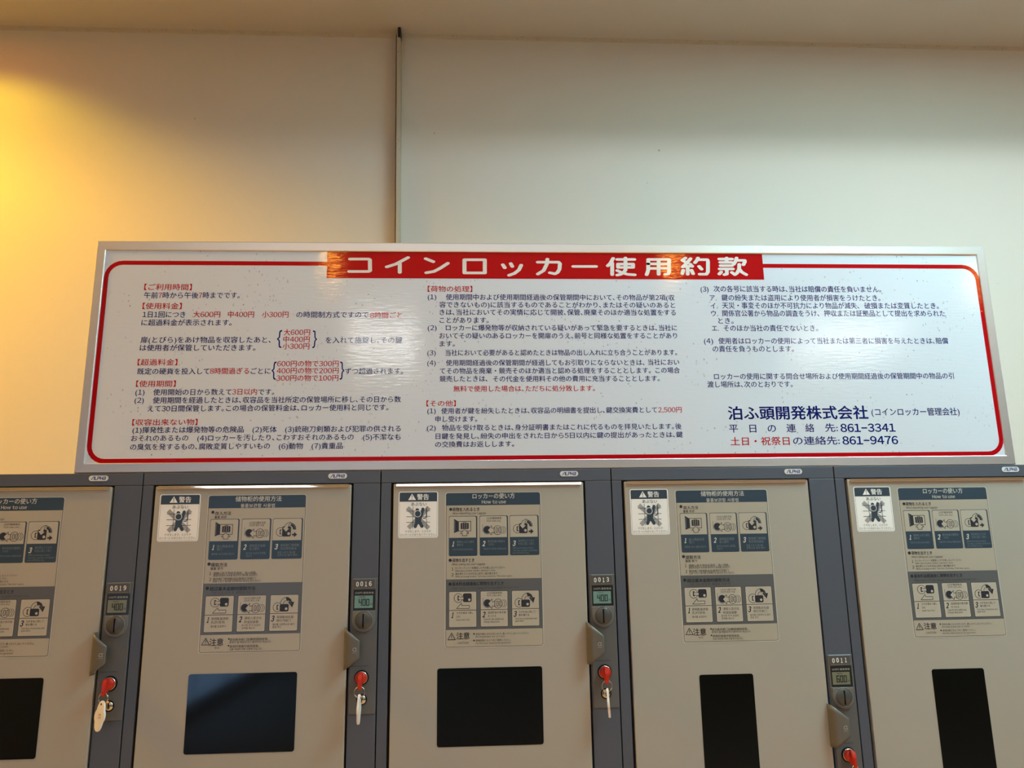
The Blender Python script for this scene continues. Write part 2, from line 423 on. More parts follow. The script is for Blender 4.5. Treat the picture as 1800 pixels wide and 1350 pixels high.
# ---------------------------------------------------------------- printed text: colour, words, left, right, middle, em (mm)
BOARD_TEXT = [
    ('r', '【ご利用時間】', 335.1, 410.2, 2078.2, 11.7),
    ('b', '午前', 335.8, 357.6, 2064.2, 11.6),
    ('r', '7', 358.4, 364.2, 2064.3, 11.6),
    ('b', '時から午後', 365.2, 421.5, 2064.3, 11.6),
    ('r', '7', 422.0, 427.6, 2064.4, 11.6),
    ('b', '時までです｡', 428.6, 487.1, 2064.5, 11.6),
    ('r', '【使用料金】', 335.1, 396.6, 2046.2, 11.5),
    ('b', '1日1回につき', 336.3, 403.4, 2032.0, 11.5),
    ('r', '大600円', 415.5, 458.2, 2032.3, 11.5),
    ('r', '中400円', 470.1, 511.7, 2032.4, 11.5),
    ('r', '小300円', 524.2, 566.3, 2032.2, 11.6),
    ('b', 'の時間制方式ですので', 578.8, 694.7, 2032.1, 11.6),
    ('r', '8時間ごと', 696.9, 748.8, 2031.3, 11.7),
    ('b', 'に超過料金が表示されます｡', 335.6, 477.0, 2018.6, 11.4),
    ('r', '大600円', 559.9, 601.9, 2002.5, 11.5),
    ('r', '中400円', 559.9, 601.8, 1990.8, 11.4),
    ('r', '小300円', 559.4, 601.7, 1979.4, 11.4),
    ('b', '扉(とびら)をあけ物品を収容したあと､', 336.7, 540.4, 1990.0, 11.4),
    ('b', 'を入れて施錠し､その鍵', 626.9, 749.4, 1989.4, 11.5),
    ('b', 'は使用者が保管していただきます｡', 336.7, 516.8, 1977.1, 11.3),
    ('bx', '{', 550.1, 557.5, 1976.7, 2006.4),
    ('bx', '}', 606.3, 613.2, 1976.3, 2005.9),
    ('r', '【超過料金】', 335.1, 396.6, 1953.4, 11.2),
    ('b', '既定の硬貨を投入して', 336.1, 447.5, 1938.7, 11.1),
    ('r', '8時間過ぎる', 448.0, 508.9, 1939.0, 11.2),
    ('b', 'ごとに', 511.5, 542.4, 1938.8, 11.2),
    ('bx', '{', 544.2, 551.0, 1924.6, 1954.4),
    ('r', '600円の物で300円', 552.1, 649.1, 1950.7, 11.3),
    ('r', '400円の物で200円', 552.1, 649.5, 1939.2, 11.2),
    ('r', '300円の物で100円', 552.1, 649.4, 1927.2, 11.2),
    ('bx', '}', 651.4, 658.2, 1924.3, 1954.2),
    ('b', 'ずつ超過されます｡', 659.3, 751.8, 1938.1, 11.3),
    ('r', '【使用期間】', 335.7, 396.6, 1918.8, 11.0),
    ('b', '(1)', 335.8, 349.9, 1905.4, 11.0),
    ('b', '使用開始の日から数えて', 363.0, 483.6, 1905.1, 11.0),
    ('r', '3日以内', 484.6, 523.0, 1905.3, 11.1),
    ('b', 'です｡', 524.8, 549.8, 1904.9, 11.1),
    ('b', '(2)', 335.6, 349.9, 1892.6, 10.9),
    ('b', '使用期間を経過したときは､収容品を当社所定の保管場所に移し､その日から数', 363.4, 748.8, 1892.2, 11.0),
    ('b', 'えて30日間保管します｡この場合の保管料金は､ロッカー使用料と同じです｡', 356.6, 729.4, 1879.1, 11.0),
    ('r', '【収容出来ない物】', 335.1, 434.4, 1857.5, 10.8),
    ('b', '(1)揮発性または爆発物等の危険品', 336.6, 505.9, 1845.4, 10.8),
    ('b', '(2)死体', 519.3, 556.6, 1845.1, 10.9),
    ('b', '(3)銃砲刀剣類および犯罪の供される', 569.5, 749.2, 1845.1, 10.9),
    ('b', 'おそれのあるもの', 335.4, 422.1, 1832.6, 10.7),
    ('b', '(4)ロッカーを汚したり､こわすおそれのあるもの', 435.8, 676.1, 1832.3, 10.8),
    ('b', '(5)不潔なも', 690.4, 749.1, 1831.9, 10.9),
    ('b', 'の臭気を発するもの､腐敗変質しやすいもの', 335.3, 547.4, 1819.1, 10.7),
    ('b', '(6)動物', 561.0, 598.3, 1818.7, 10.8),
    ('b', '(7)貴重品', 611.4, 659.6, 1818.6, 10.8),
    ('r', '【荷物の処理】', 789.6, 862.8, 2076.5, 11.3),
    ('b', '(1)', 789.8, 803.9, 2062.8, 11.2),
    ('b', '使用期間中および使用期間経過後の保管期間中において､その物品が第2項(収', 819.3, 1199.5, 2062.5, 11.3),
    ('b', '容できないもの)に該当するものであることがわかり､またはその疑いのあると', 808.8, 1199.7, 2049.4, 11.2),
    ('b', 'きは､当社においてその実情に応じて開披､保管､廃棄そのほか適当な処置をする', 809.4, 1200.0, 2036.6, 11.2),
    ('b', 'ことがあります｡', 809.4, 889.4, 2023.0, 11.1),
    ('b', '(2)', 790.2, 804.7, 2010.3, 11.0),
    ('b', 'ロッカーに爆発物等が収納されている疑いがあって緊急を要するときは､当社に', 819.5, 1200.5, 2010.2, 11.1),
    ('b', 'おいてその疑いのあるロッカーを開扉のうえ､前号と同様な処置をすることがあり', 809.0, 1199.7, 1996.7, 11.0),
    ('b', 'ます｡', 809.6, 834.4, 1983.3, 10.9),
    ('b', '(3)', 789.8, 803.5, 1968.3, 10.8),
    ('b', '当社において必要があると認めたときは物品の出し入れに立ち合うことがあります｡', 819.2, 1198.0, 1968.3, 10.9),
    ('b', '(4)', 789.9, 803.6, 1951.6, 10.8),
    ('b', '使用期間経過後の保管期間が経過してもお引取りにならないときは､', 819.7, 1143.1, 1951.5, 10.9),
    ('b', '当社におい', 1149.1, 1200.6, 1951.9, 11.0),
    ('b', 'てその物品を廃棄・競売そのほか適当と認める処理をすることとします｡', 810.1, 1152.7, 1938.1, 10.8),
    ('b', 'この場合', 1160.4, 1200.8, 1938.3, 10.9),
    ('b', '競売したときは､', 809.9, 886.6, 1925.2, 10.7),
    ('b', 'その代金を使用料その他の費用に充当することとします｡', 895.5, 1166.7, 1924.8, 10.8),
    ('r', '無料で使用した場合は､ただちに処分致します｡', 832.0, 1060.0, 1908.8, 10.7),
    ('r', '【その他】', 789.2, 835.9, 1885.1, 10.5),
    ('b', '(1)', 790.6, 804.0, 1873.2, 10.5),
    ('b', '使用者が鍵を紛失したときは､収容品の明細書を提出し､鍵交換実費として', 812.6, 1159.8, 1872.9, 10.6),
    ('r', '2,500円', 1161.4, 1199.9, 1872.9, 10.7),
    ('b', '申し受けます｡', 803.4, 869.8, 1859.8, 10.5),
    ('b', '(2)', 790.1, 804.2, 1845.9, 10.4),
    ('b', '物品を受け取るときは､身分証明書またはこれに代るものを拝見いたします｡後', 813.9, 1198.1, 1845.8, 10.5),
    ('b', '日鍵を発見し､紛失の申出をされた日から5日以内に鍵の提出があったときは､鍵', 804.0, 1199.1, 1832.4, 10.4),
    ('b', 'の交換費はお返しします｡', 803.4, 927.9, 1819.5, 10.3),
    ('b', '(3)', 1244.3, 1257.9, 2077.6, 12.0),
    ('b', '次の各号に該当する時は､当社は賠償の責任を負いません｡', 1266.6, 1555.1, 2078.1, 12.1),
    ('b', 'ア.', 1259.1, 1270.3, 2062.3, 12.0),
    ('b', '鍵の紛失または盗用により使用者が損害をうけたとき｡', 1279.0, 1552.0, 2062.7, 12.1),
    ('b', 'イ.', 1259.4, 1271.3, 2048.4, 11.9),
    ('b', '天災・事変そのほか不可抗力により物品が減失､', 1279.0, 1513.6, 2049.0, 12.0),
    ('b', '破損または変質したとき｡', 1522.7, 1652.1, 2049.1, 12.1),
    ('b', 'ウ.', 1259.5, 1271.0, 2035.2, 11.9),
    ('b', '関係官公署から物品の調査をうけ､', 1278.4, 1443.5, 2035.4, 11.9),
    ('b', '押収または証拠品として提出を求められた', 1451.7, 1661.3, 2035.6, 12.0),
    ('b', 'とき｡', 1270.7, 1296.4, 2022.4, 11.8),
    ('b', 'エ.', 1259.0, 1270.5, 2009.7, 11.8),
    ('b', 'そのほか当社の責任でないとき｡', 1278.8, 1439.0, 2009.7, 11.8),
    ('b', '(4)', 1244.1, 1259.4, 1987.9, 11.7),
    ('b', '使用者はロッカーの使用によって当社または第三者に損害を与えたときは､賠償', 1268.3, 1660.3, 1987.8, 11.8),
    ('b', 'の責任を負うものとします｡', 1257.8, 1394.3, 1974.2, 11.7),
    ('b', 'ロッカーの使用に関する問合せ場所および使用期間経過後の保管期間中の物品の引', 1256.8, 1661.8, 1927.6, 11.5),
    ('b', '渡し場所は､次のとおりです｡', 1244.8, 1386.9, 1914.4, 11.4),
    ('B', '泊ふ頭開発株式会社', 1275.3, 1508.5, 1866.5, 23.9),
    ('b', '(コインロッカー管理会社)', 1514.1, 1663.2, 1867.3, 13.9),
    ('b', '平', 1275.5, 1290.2, 1841.6, 14.9),
    ('b', '日', 1308.9, 1320.1, 1841.4, 14.9),
    ('b', 'の', 1338.8, 1352.6, 1841.5, 14.9),
    ('b', '連', 1369.8, 1385.8, 1841.6, 14.9),
    ('b', '絡', 1401.2, 1416.0, 1841.7, 14.9),
    ('b', '先:', 1433.7, 1455.1, 1841.8, 15.0),
    ('B', '861−3341', 1459.5, 1551.5, 1841.4, 17.5),
    ('r', '土日・祝祭日', 1276.2, 1373.2, 1820.7, 14.8),
    ('b', 'の連絡先:', 1378.9, 1456.1, 1820.9, 14.8),
    ('B', '861−9476', 1460.5, 1553.4, 1820.9, 17.4),
]
LABEL_JAPANESE = [
    ('T', 'ロッカーの使い方', 42.3, 107.9, -6.7, 9.1),
    ('tx', 'How to use', 56.7, 94.0, -18.3, -13.1),
    ('d', '荷物を入れるとき', 11.3, 53.0, -26.4, 6.3),
    ('n', 'When depositing your luggage', 11.8, 63.2, -32.3, 3.8),
    ('n', '100円硬貨専用', 63.6, 86.4, -40.9, 3.8),
    ('n', '¥100 coins only', 64.0, 86.3, -44.9, 3.4),
    ('t', '荷物を入れて扉を', 17.9, 44.3, -75.6, 4.1),
    ('t', '閉める', 18.4, 27.6, -80.1, 4.1),
    ('t', 'Put it in and close door.', 11.8, 43.4, -86.6, 3.7),
    ('t', '表示料金の硬貨を', 65.1, 91.9, -75.8, 4.1),
    ('t', '入れる', 66.0, 74.4, -80.1, 4.1),
    ('t', 'Deposit money displayed.', 59.0, 94.0, -86.6, 3.7),
    ('t', '扉を押さえてカギ', 112.3, 136.5, -76.0, 4.1),
    ('t', 'を左に回して抜く', 112.3, 136.8, -80.4, 4.1),
    ('t', 'While pressing on door,', 103.5, 136.2, -86.6, 3.4),
    ('t', 'Turn key counter clockwise', 103.5, 141.6, -90.4, 3.4),
    ('t', 'and withdraw key.', 103.4, 128.8, -93.9, 3.4),
    ('d', '荷物を出すとき', 11.2, 44.7, -103.0, 6.0),
    ('n', 'When taking out your luggage', 10.8, 61.4, -108.8, 3.7),
    ('Nx', '1', 10.4, 12.8, -117.7, -113.4),
    ('n', 'ロッカーナンバーを確認しカギを差し込んでください', 15.6, 91.7, -114.6, 3.5),
    ('n', 'Make sure a locker number, and insert a key.', 15.9, 77.3, -118.6, 3.1),
    ('Nx', '2', 9.9, 13.2, -126.4, -122.1),
    ('n', '扉を押さえてカギを右に回すと扉が開きます', 15.9, 79.9, -123.2, 3.5),
    ('n', 'While pressing on door, Turn key clockwise. Then door opens.', 15.9, 102.6, -127.2, 3.1),
    ('d', '基本料金超過後に荷物を出すとき', 10.9, 88.9, -137.9, 5.9),
    ('n', 'When taking out your luggage after exceeding the basic fees', 10.9, 111.9, -144.2, 3.5),
    ('n', '100円硬貨専用', 62.7, 85.9, -152.5, 3.7),
    ('n', '¥100 coins only', 63.4, 85.5, -155.9, 3.3),
    ('n', 'カギを奥まで差し', 17.8, 43.1, -180.2, 3.8),
    ('n', '込む', 17.8, 23.6, -185.4, 3.8),
    ('n', 'Insert key fully.', 17.3, 38.2, -190.1, 3.4),
    ('n', '追加料金の表示額', 64.8, 91.9, -180.8, 3.8),
    ('n', 'を入れる', 64.8, 77.1, -185.7, 3.8),
    ('n', 'Deposit the additional', 58.2, 88.6, -190.3, 3.4),
    ('n', 'charge displayed.', 58.2, 82.3, -194.0, 3.4),
    ('n', 'カギを右に回して', 111.3, 136.6, -181.1, 3.8),
    ('n', '扉を開ける', 111.2, 127.0, -185.6, 3.8),
    ('n', 'Turn key clockwise and', 105.4, 138.5, -190.7, 3.4),
    ('n', 'open door.', 105.6, 119.5, -194.0, 3.4),
    ('d', '注意', 17.5, 37.3, -213.3, 10.5),
    ('n', 'CAUTION', 19.4, 35.5, -223.1, 3.8),
    ('n', '本体や扉にぶらさがったり､乗ったりしないでください｡', 46.1, 126.5, -211.3, 3.4),
    ('n', 'Not hang on door and / or locker.', 46.1, 90.9, -215.0, 3.0),
    ('n', '使用約款にもとづきご使用ください｡', 45.9, 99.0, -220.5, 3.4),
    ('n', 'Use this locker based on the agreement.', 45.8, 99.1, -224.4, 3.0),
]
LABEL_CHINESE = [
    ('T', '储物柜的使用方法', 41.3, 110.7, -7.0, 8.8),
    ('t2', '물품보관함 사용법', 49.7, 100.9, -17.2, 6.4),
    ('d', '存入方法', 12.2, 36.0, -28.0, 5.9),
    ('d', '물품 보관', 11.7, 29.5, -33.7, 4.4),
    ('n', '100日元硬币专用', 63.7, 88.0, -43.2, 3.7),
    ('n', '100엔 동전 전용', 63.9, 86.4, -46.9, 3.7),
    ('t', '放入物品关闭', 17.7, 42.0, -77.0, 4.4),
    ('t', '柜门', 18.2, 25.6, -81.4, 4.4),
    ('t', '물품을 넣고 문을 닫는다', 10.4, 44.4, -88.2, 3.6),
    ('t', '请按显示金额', 65.8, 89.7, -77.2, 4.4),
    ('t', '投入硬币', 66.0, 80.8, -81.8, 4.4),
    ('t', '표시된 요금의 금액을', 61.4, 90.7, -88.2, 3.7),
    ('t', '넣는다', 61.6, 70.4, -92.1, 3.6),
    ('t', '按住柜门将钥匙', 112.2, 140.4, -77.5, 4.4),
    ('t', '向左转后拔出', 112.4, 136.2, -82.3, 4.4),
    ('t', '문을 누르고 열쇠를', 108.3, 134.7, -88.1, 3.7),
    ('t', '왼쪽으로 돌려 뺀다', 108.5, 137.9, -92.1, 3.7),
    ('d', '提取方法', 11.2, 34.9, -104.0, 6.1),
    ('d', '물품 찾기', 10.5, 28.5, -109.5, 4.2),
    ('Nx', '1', 9.5, 11.8, -118.6, -114.4),
    ('n', '请确认柜子号码无误后，插入钥匙。', 15.2, 79.6, -116.5, 4.2),
    ('n', '물품보관함의 번호를 확인하고 열쇠를 삽입한다.', 15.4, 80.4, -119.8, 3.3),
    ('Nx', '2', 9.7, 12.6, -127.3, -122.9),
    ('n', '按住柜门将钥匙向右旋转打开柜门', 15.1, 77.3, -124.8, 4.2),
    ('n', '문을 누르고 열쇠를 오른쪽으로 돌리면 문이 열린다', 15.3, 85.9, -128.2, 3.3),
    ('d', '超过基本金额时提取方法', 11.4, 78.0, -138.9, 6.0),
    ('n', '기본 요금 초과 후, 물품을 꺼낼 때', 13.8, 77.9, -144.7, 3.9),
    ('n', '100日元硬币专用', 62.0, 86.4, -153.6, 3.5),
    ('n', '100엔 동전 전용', 62.2, 84.9, -157.1, 3.5),
    ('n', '将钥匙插进锁', 16.3, 41.3, -181.7, 4.3),
    ('n', '孔的深处', 16.0, 36.8, -186.7, 4.3),
    ('n', '열쇠를 삽입한다', 15.9, 38.2, -192.6, 3.5),
    ('n', '请投入显示出', 64.6, 89.3, -182.0, 4.3),
    ('n', '的追加金额', 64.5, 85.4, -187.5, 4.3),
    ('n', '표시된 추가 요금의', 61.0, 87.8, -192.1, 3.5),
    ('n', '금액을 넣는다', 61.3, 80.7, -196.1, 3.5),
    ('n', '将钥匙向右旋', 111.7, 136.1, -181.9, 4.3),
    ('n', '转打开柜门', 111.5, 132.5, -186.9, 4.3),
    ('n', '열쇠를 오른쪽으로 돌려', 105.9, 137.6, -192.2, 3.5),
    ('n', '문을 연다', 106.1, 118.7, -195.9, 3.5),
    ('d', '注意', 15.8, 36.0, -215.0, 11.3),
    ('n', '주의', 23.7, 30.3, -223.1, 3.6),
    ('n', '请勿悬吊柜门及攀爬储物柜等。', 44.5, 101.3, -211.9, 4.0),
    ('n', '문에서 힘 매달리거나 올라타지 마십시오', 44.7, 105.0, -215.6, 3.4),
    ('n', '使用时请遵守使用条款。', 45.1, 88.3, -221.5, 4.0),
    ('n', '사용 약관에 의해 사용해 주십시오.', 45.3, 92.6, -225.5, 3.4),
]
TITLE_STROKES = [
    [(662.0, 2127.8), (692.1, 2127.9), (694.4, 2126.6), (695.1, 2107.7), (692.6, 2106.3), (661.2, 2106.1)],
    [(722.4, 2114.4), (736.8, 2119.3), (756.8, 2130.8)],
    [(743.5, 2120.3), (743.7, 2104.9)],
    [(786.0, 2129.1), (798.5, 2123.9)],
    [(787.2, 2104.5), (799.7, 2106.8), (810.6, 2112.9), (822.5, 2121.2)],
    [(850.0, 2127.5), (883.8, 2127.7), (883.6, 2104.6), (850.0, 2104.5), (850.0, 2127.5)],
    [(913.7, 2119.1), (916.8, 2113.9)],
    [(926.9, 2121.2), (929.4, 2116.2)],
    [(944.2, 2118.5), (940.4, 2110.2), (932.9, 2104.1), (923.9, 2100.7)],
    [(972.1, 2123.9), (1006.7, 2124.1), (1009.1, 2121.6), (1008.0, 2111.6), (1004.6, 2106.0), (1000.3, 2103.6), (991.9, 2105.4)],
    [(988.3, 2129.3), (987.0, 2120.4), (981.5, 2109.3), (971.8, 2103.1)],
    [(1031.4, 2116.7), (1069.7, 2116.9)],
    [(1099.1, 2131.3), (1094.5, 2123.2), (1089.5, 2118.1)],
    [(1097.2, 2123.2), (1096.3, 2102.6)],
    [(1106.0, 2129.4), (1134.9, 2129.6)],
    [(1107.0, 2121.3), (1132.4, 2121.4), (1132.1, 2115.6), (1106.8, 2115.4), (1107.0, 2121.3)],
    [(1120.0, 2132.1), (1119.1, 2111.0), (1115.7, 2106.5), (1110.7, 2103.2), (1104.8, 2101.8)],
    [(1105.1, 2109.8), (1113.0, 2106.0), (1122.4, 2103.2), (1134.2, 2102.4)],
    [(1158.6, 2129.7), (1157.6, 2111.2), (1155.7, 2105.6), (1154.5, 2102.8)],
    [(1158.6, 2129.7), (1194.1, 2129.9), (1192.8, 2106.9), (1191.0, 2104.1), (1186.1, 2103.5)],
    [(1176.3, 2129.8), (1174.9, 2103.5)],
    [(1158.1, 2121.9), (1193.6, 2122.0)],
    [(1157.7, 2113.9), (1193.2, 2114.1)],
    [(1222.3, 2132.7), (1216.7, 2128.6), (1223.4, 2124.4)],
    [(1230.9, 2131.6), (1223.3, 2122.8), (1216.5, 2116.9), (1232.8, 2118.5)],
    [(1229.8, 2121.7), (1232.7, 2117.7)],
    [(1225.2, 2117.7), (1224.3, 2103.7)],
    [(1217.0, 2110.9), (1215.0, 2104.8)],
    [(1231.2, 2111.0), (1233.5, 2104.8)],
    [(1243.7, 2132.8), (1241.5, 2128.5), (1238.0, 2124.5)],
    [(1242.2, 2129.8), (1259.5, 2129.9), (1260.4, 2126.9), (1259.1, 2108.3), (1256.1, 2104.0), (1244.8, 2104.0)],
    [(1244.6, 2117.8), (1248.4, 2113.0)],
    [(1280.2, 2131.2), (1302.0, 2131.3)],
    [(1292.9, 2133.1), (1292.3, 2125.6)],
    [(1281.4, 2125.3), (1301.0, 2125.4)],
    [(1281.5, 2119.4), (1301.1, 2119.5)],
    [(1279.5, 2113.5), (1302.3, 2113.6)],
    [(1291.7, 2113.5), (1291.1, 2104.5), (1286.9, 2103.4)],
    [(1281.8, 2108.2), (1278.3, 2104.5)],
    [(1310.0, 2133.2), (1308.0, 2127.5), (1304.0, 2121.8)],
    [(1309.2, 2128.9), (1323.6, 2128.9), (1323.6, 2126.1), (1320.8, 2121.2)],
    [(1313.8, 2121.9), (1312.8, 2113.1), (1308.8, 2106.3), (1304.8, 2103.5), (1300.0, 2107.4)],
    [(1313.6, 2113.1), (1317.0, 2108.0), (1324.3, 2103.6)],
]

# ---------------------------------------------------------------- the setting
XL, XR, YB = -2.0, 7.0, -12.0
SLOT = (0.98, 4.05, -0.3667, -0.2400)         # opening of the light slot: x0, x1, y0, y1
box_object('floor', XL, XR, YB, 0.7, -0.1, 0.0, M['floor'], kind='structure')
m = Mesh()                                   # plastered ceiling with the opening for the light slot
sx0, sx1, sy0, sy1 = SLOT
m.box(XL, XR, YB, sy0, CEIL, CEIL + 0.12, M['ceiling'])
m.box(XL, XR, sy1, 0.7, CEIL, CEIL + 0.12, M['ceiling'])
m.box(XL, sx0, sy0, sy1, CEIL, CEIL + 0.12, M['ceiling'])
m.box(sx1, XR, sy0, sy1, CEIL, CEIL + 0.12, M['ceiling'])
m.build('ceiling', kind='structure')
box_object('wall_back', XL, XR, WALL_Y, 0.62, 0.0, CEIL, M['wall'], kind='structure')
box_object('wall_left', XL - 0.1, XL, YB, 0.7, 0.0, CEIL, M['hall'], kind='structure')
m = Mesh()                                   # unseen glowing glass added to put a bluish reflection in a locker window
m.box(XL, XL + 0.012, -10.5, -6.2, 0.18, 2.2, M['blue_glow'])
w1 = m.build('added_window_1', kind='structure')
m = Mesh()
for y in (-10.5, -9.43, -8.35, -7.28, -6.2): m.box(XL, XL + 0.03, y - 0.02, y + 0.02, 0.14, 2.24, M['alu'])
for z in (0.16, 2.22): m.box(XL, XL + 0.03, -10.5, -6.2, z - 0.02, z + 0.02, M['alu'])
m.build('added_window_frame', w1)
box_object('wall_right', XR, XR + 0.1, YB, 0.7, 0.0, CEIL, M['hall'], kind='structure')
box_object('wall_front', XL, XR, YB - 0.1, YB, 0.0, CEIL, M['hall'], kind='structure')

# vertical cover strip over the wall joint, leaning very slightly, with a dark clip at its top
m = Mesh()
def lean(z): return (2.36 - z) * 0.0115
def strip_prism(xa, xb, ya, yb, z0, z1, mat):
    v = []
    for z in (z0, z1):
        s = STRIP_X + lean(z)
        v += [(s + xa, ya, z), (s + xb, ya, z), (s + xb, yb, z), (s + xa, yb, z)]
    m.add(v, [(0, 1, 5, 4), (1, 2, 6, 5), (2, 3, 7, 6), (3, 0, 4, 7), (4, 5, 6, 7), (3, 2, 1, 0)], mat)
STRIP_X = 0.6865
strip_prism(-0.0006, 0.0018, WALL_Y - 0.0280, WALL_Y, 0.01, CEIL - 0.017, M['strip_edge'])
strip_prism(0.0018, 0.0085, WALL_Y - 0.0300, WALL_Y, 0.01, CEIL - 0.017, M['strip'])
strip_prism(0.0085, 0.0110, WALL_Y - 0.0270, WALL_Y, 0.01, CEIL - 0.017, M['strip'])
t1 = m.build('trim_1', kind='structure')
m = Mesh()
m.bevel_box(0.6845, 0.6915, WALL_Y - 0.033, WALL_Y, CEIL - 0.027, CEIL + 0.000, M['black'], 0.0016)
m.build('joint_clip', t1)
m = Mesh()                                   # thin cover strip in the corner of wall and ceiling
m.add([(XL, WALL_Y, CEIL - 0.008), (XR, WALL_Y, CEIL - 0.008), (XR, WALL_Y - 0.0035, CEIL - 0.007), (XL, WALL_Y - 0.0035, CEIL - 0.007),
       (XL, WALL_Y - 0.0065, CEIL), (XR, WALL_Y - 0.0065, CEIL)], [(0, 1, 2, 3), (3, 2, 5, 4)], M['strip'])
m.build('trim_2', kind='structure')

# ---------------------------------------------------------------- lamps of the place
o = empty('slot_lamp', ((sx0 + sx1) / 2, (sy0 + sy1) / 2, CEIL + 0.12))
tag(o, 'long narrow white light slot recessed in the ceiling above the lockers', 'ceiling lamp')
hx, hy = (sx1 - sx0) / 2, (sy1 - sy0) / 2
m = Mesh(); m.box(-hx, hx, -hy, hy, -0.099, 0.0, M['black']); m.build('housing', o)
m = Mesh(); m.box(-hx + 0.002, hx - 0.002, 0.0037, 0.0180, -0.1000, -0.0988, M['slot_lamp']); m.build('diffuser', o)

def panel_lamp(x, y, sx, sy, label, glow, group):
    o = empty('panel_lamp', (x, y, CEIL))
    tag(o, label, 'ceiling lamp', group)
    a = Mesh(); a.bevel_box(-sx / 2 - 0.02, sx / 2 + 0.02, -sy / 2 - 0.02, sy / 2 + 0.02, -0.020, 0.0, M['lamp_body'], 0.004); a.build('housing', o)
    b = Mesh(); b.box(-sx / 2, sx / 2, -sy / 2, sy / 2, -0.0225, -0.0200, glow); b.build('diffuser', o)
    return o
panel_lamp(2.00, -0.65, 0.60, 0.40, 'white rectangular ceiling panel lamp just in front of the lockers', M['near_lamp'], None)
panel_lamp(0.075, -1.25, 0.39, 0.22, 'short narrow white ceiling lamp above the aisle', M['strip_lamp'], 'narrow ceiling lamps')
panel_lamp(0.975, -1.25, 0.85, 0.22, 'longer narrow white ceiling lamp above the aisle', M['strip_lamp'], 'narrow ceiling lamps')
panel_lamp(0.33, -3.36, 0.40, 0.70, 'smaller white ceiling panel lamp further back in the room', M['far_lamp'], 'ceiling panels further back')
panel_lamp(3.20, -3.36, 0.62, 0.70, 'larger white ceiling panel lamp further back in the room', M['far_lamp'], 'ceiling panels further back')

def downlight(x, y, z, r, label, lens, watts, color, angle, blend):
    o = empty('downlight', (x, y, z))
    tag(o, label, 'ceiling lamp', 'round warm downlights')
    a = Mesh()
    a.lathe(0, 0, [(r, -0.0), (r * 1.35, -0.0), (r * 1.35, -0.004), (r * 1.2, -0.012), (r, -0.012), (r, -0.0)], M['lamp_body'], 40)
    a.v = [(p[0], p[2], p[1]) for p in a.v]
    a.build('ring', o)
    b = Mesh()
    b.lathe(0, 0, [(r, -0.002), (r * 0.95, -0.010), (0.0001, -0.011)], lens, 32)
    b.v = [(p[0], p[2], p[1]) for p in b.v]
    b.build('lens', o)
    sp = bpy.data.lights.new('bulb', 'SPOT')
    sp.energy = watts; sp.color = color; sp.spot_size = math.radians(angle); sp.spot_blend = blend
    sp.shadow_soft_size = 0.03
    so = bpy.data.objects.new('bulb', sp); COL.objects.link(so); so.parent = o; so.location = (0, 0, -0.016)
    return o
for x, y, w in ((0.25, -2.0, 'nearest the left end'), (1.76, -2.0, 'in the middle'), (3.30, -2.2, 'nearest the right end')):
    downlight(x, y, CEIL, 0.05, 'round warm downlight %s of its row' % w, M['row_lamp'], ROW_W, ROW_C, 84, 0.3)
downlight(-0.31, 0.26, CEIL, 0.04, 'small warm downlight right above the lockers, close to the wall', M['spot_lamp'], SPOT_W, SPOT_C, 142, 0.38)
downlight(-0.92, -0.21, CEIL, 0.04, 'small warm downlight beyond the end of the locker row', M['spot_lamp'], FLOOD_W, FLOOD_C, 163, 0.3)

# ---------------------------------------------------------------- notice board
BX0, BX1, BZ0, BZ1 = 0.2551, 1.7455, 1.7797, 2.1565
board = empty('notice_board', ((BX0 + BX1) / 2, BOARD_Y, BZ0))
tag(board, 'long white notice board in an aluminium frame, red and blue Japanese writing, above the lockers', 'notice board')
OFF = Vector(board.location)
def on_board(mesh):
    mesh.v = [(x - OFF.x, y - OFF.y, z - OFF.z) for x, y, z in mesh.v]
    return mesh
FACE = 0.0022
fw = 0.0148
prn = Print()
prn.outline_rrect(270.2, 1730.9, 1794.0, 2123.1, 28, 7.2, M['board_red'], 1)
for c, t, a, b, p, q in BOARD_TEXT:
    mat = M['board_red_text'] if c[0] == 'r' else M['board_blue']
    if c == 'bx': prn.fit(t, a, b, p, q, mat, 2)
    elif c == 'B': prn.line(t, a, b, p, q, mat, 2, 0.026)
    else: prn.line(t, a, b, p, q, mat, 2, 0.013)
m = Mesh()
m.box(BX0 + 0.004, BX1 - 0.004, FACE, BOARD_Y - 0.0005, BZ0 + 0.004, BZ1 - 0.004, M['board'])
m.merge_print(prn, FACE)
on_board(m).build('panel', board)
prn = Print()
prn.rect(624.8, 1354.5, 2094.7, 2141.5, M['board_red'], 3)
for s in TITLE_STROKES: prn.stroke(s, 4.5, M['board_title'], 4, 1.45)
m = Mesh(); m.merge_print(prn, FACE)
on_board(m).build('title_banner', board)
def rail(a, b, ia, ib):
    """one mitred rail between outer corners a, b and inner corners ia, ib (x, z)"""
    def mix(p, q, t): return (p[0] + (q[0] - p[0]) * t, p[1] + (q[1] - p[1]) * t)
    prof = [(0.0, BOARD_Y), (0.0, 0.0015), (0.10, 0.0), (0.92, 0.0), (1.0, 0.001), (1.0, FACE + 0.001)]
    v = []
    for t, y in prof:
        for o_, i_ in ((a, ia), (b, ib)):
            x, z = mix(o_, i_, t); v.append((x, y, z))
    r = Mesh()
    r.add(v, [(2 * k, 2 * k + 1, 2 * k + 3, 2 * k + 2) for k in range(len(prof) - 1)], M['alu'])
    return on_board(r).build('frame_rail', board)
g = 0.0002
O = [(BX0, BZ0), (BX1, BZ0), (BX1, BZ1), (BX0, BZ1)]
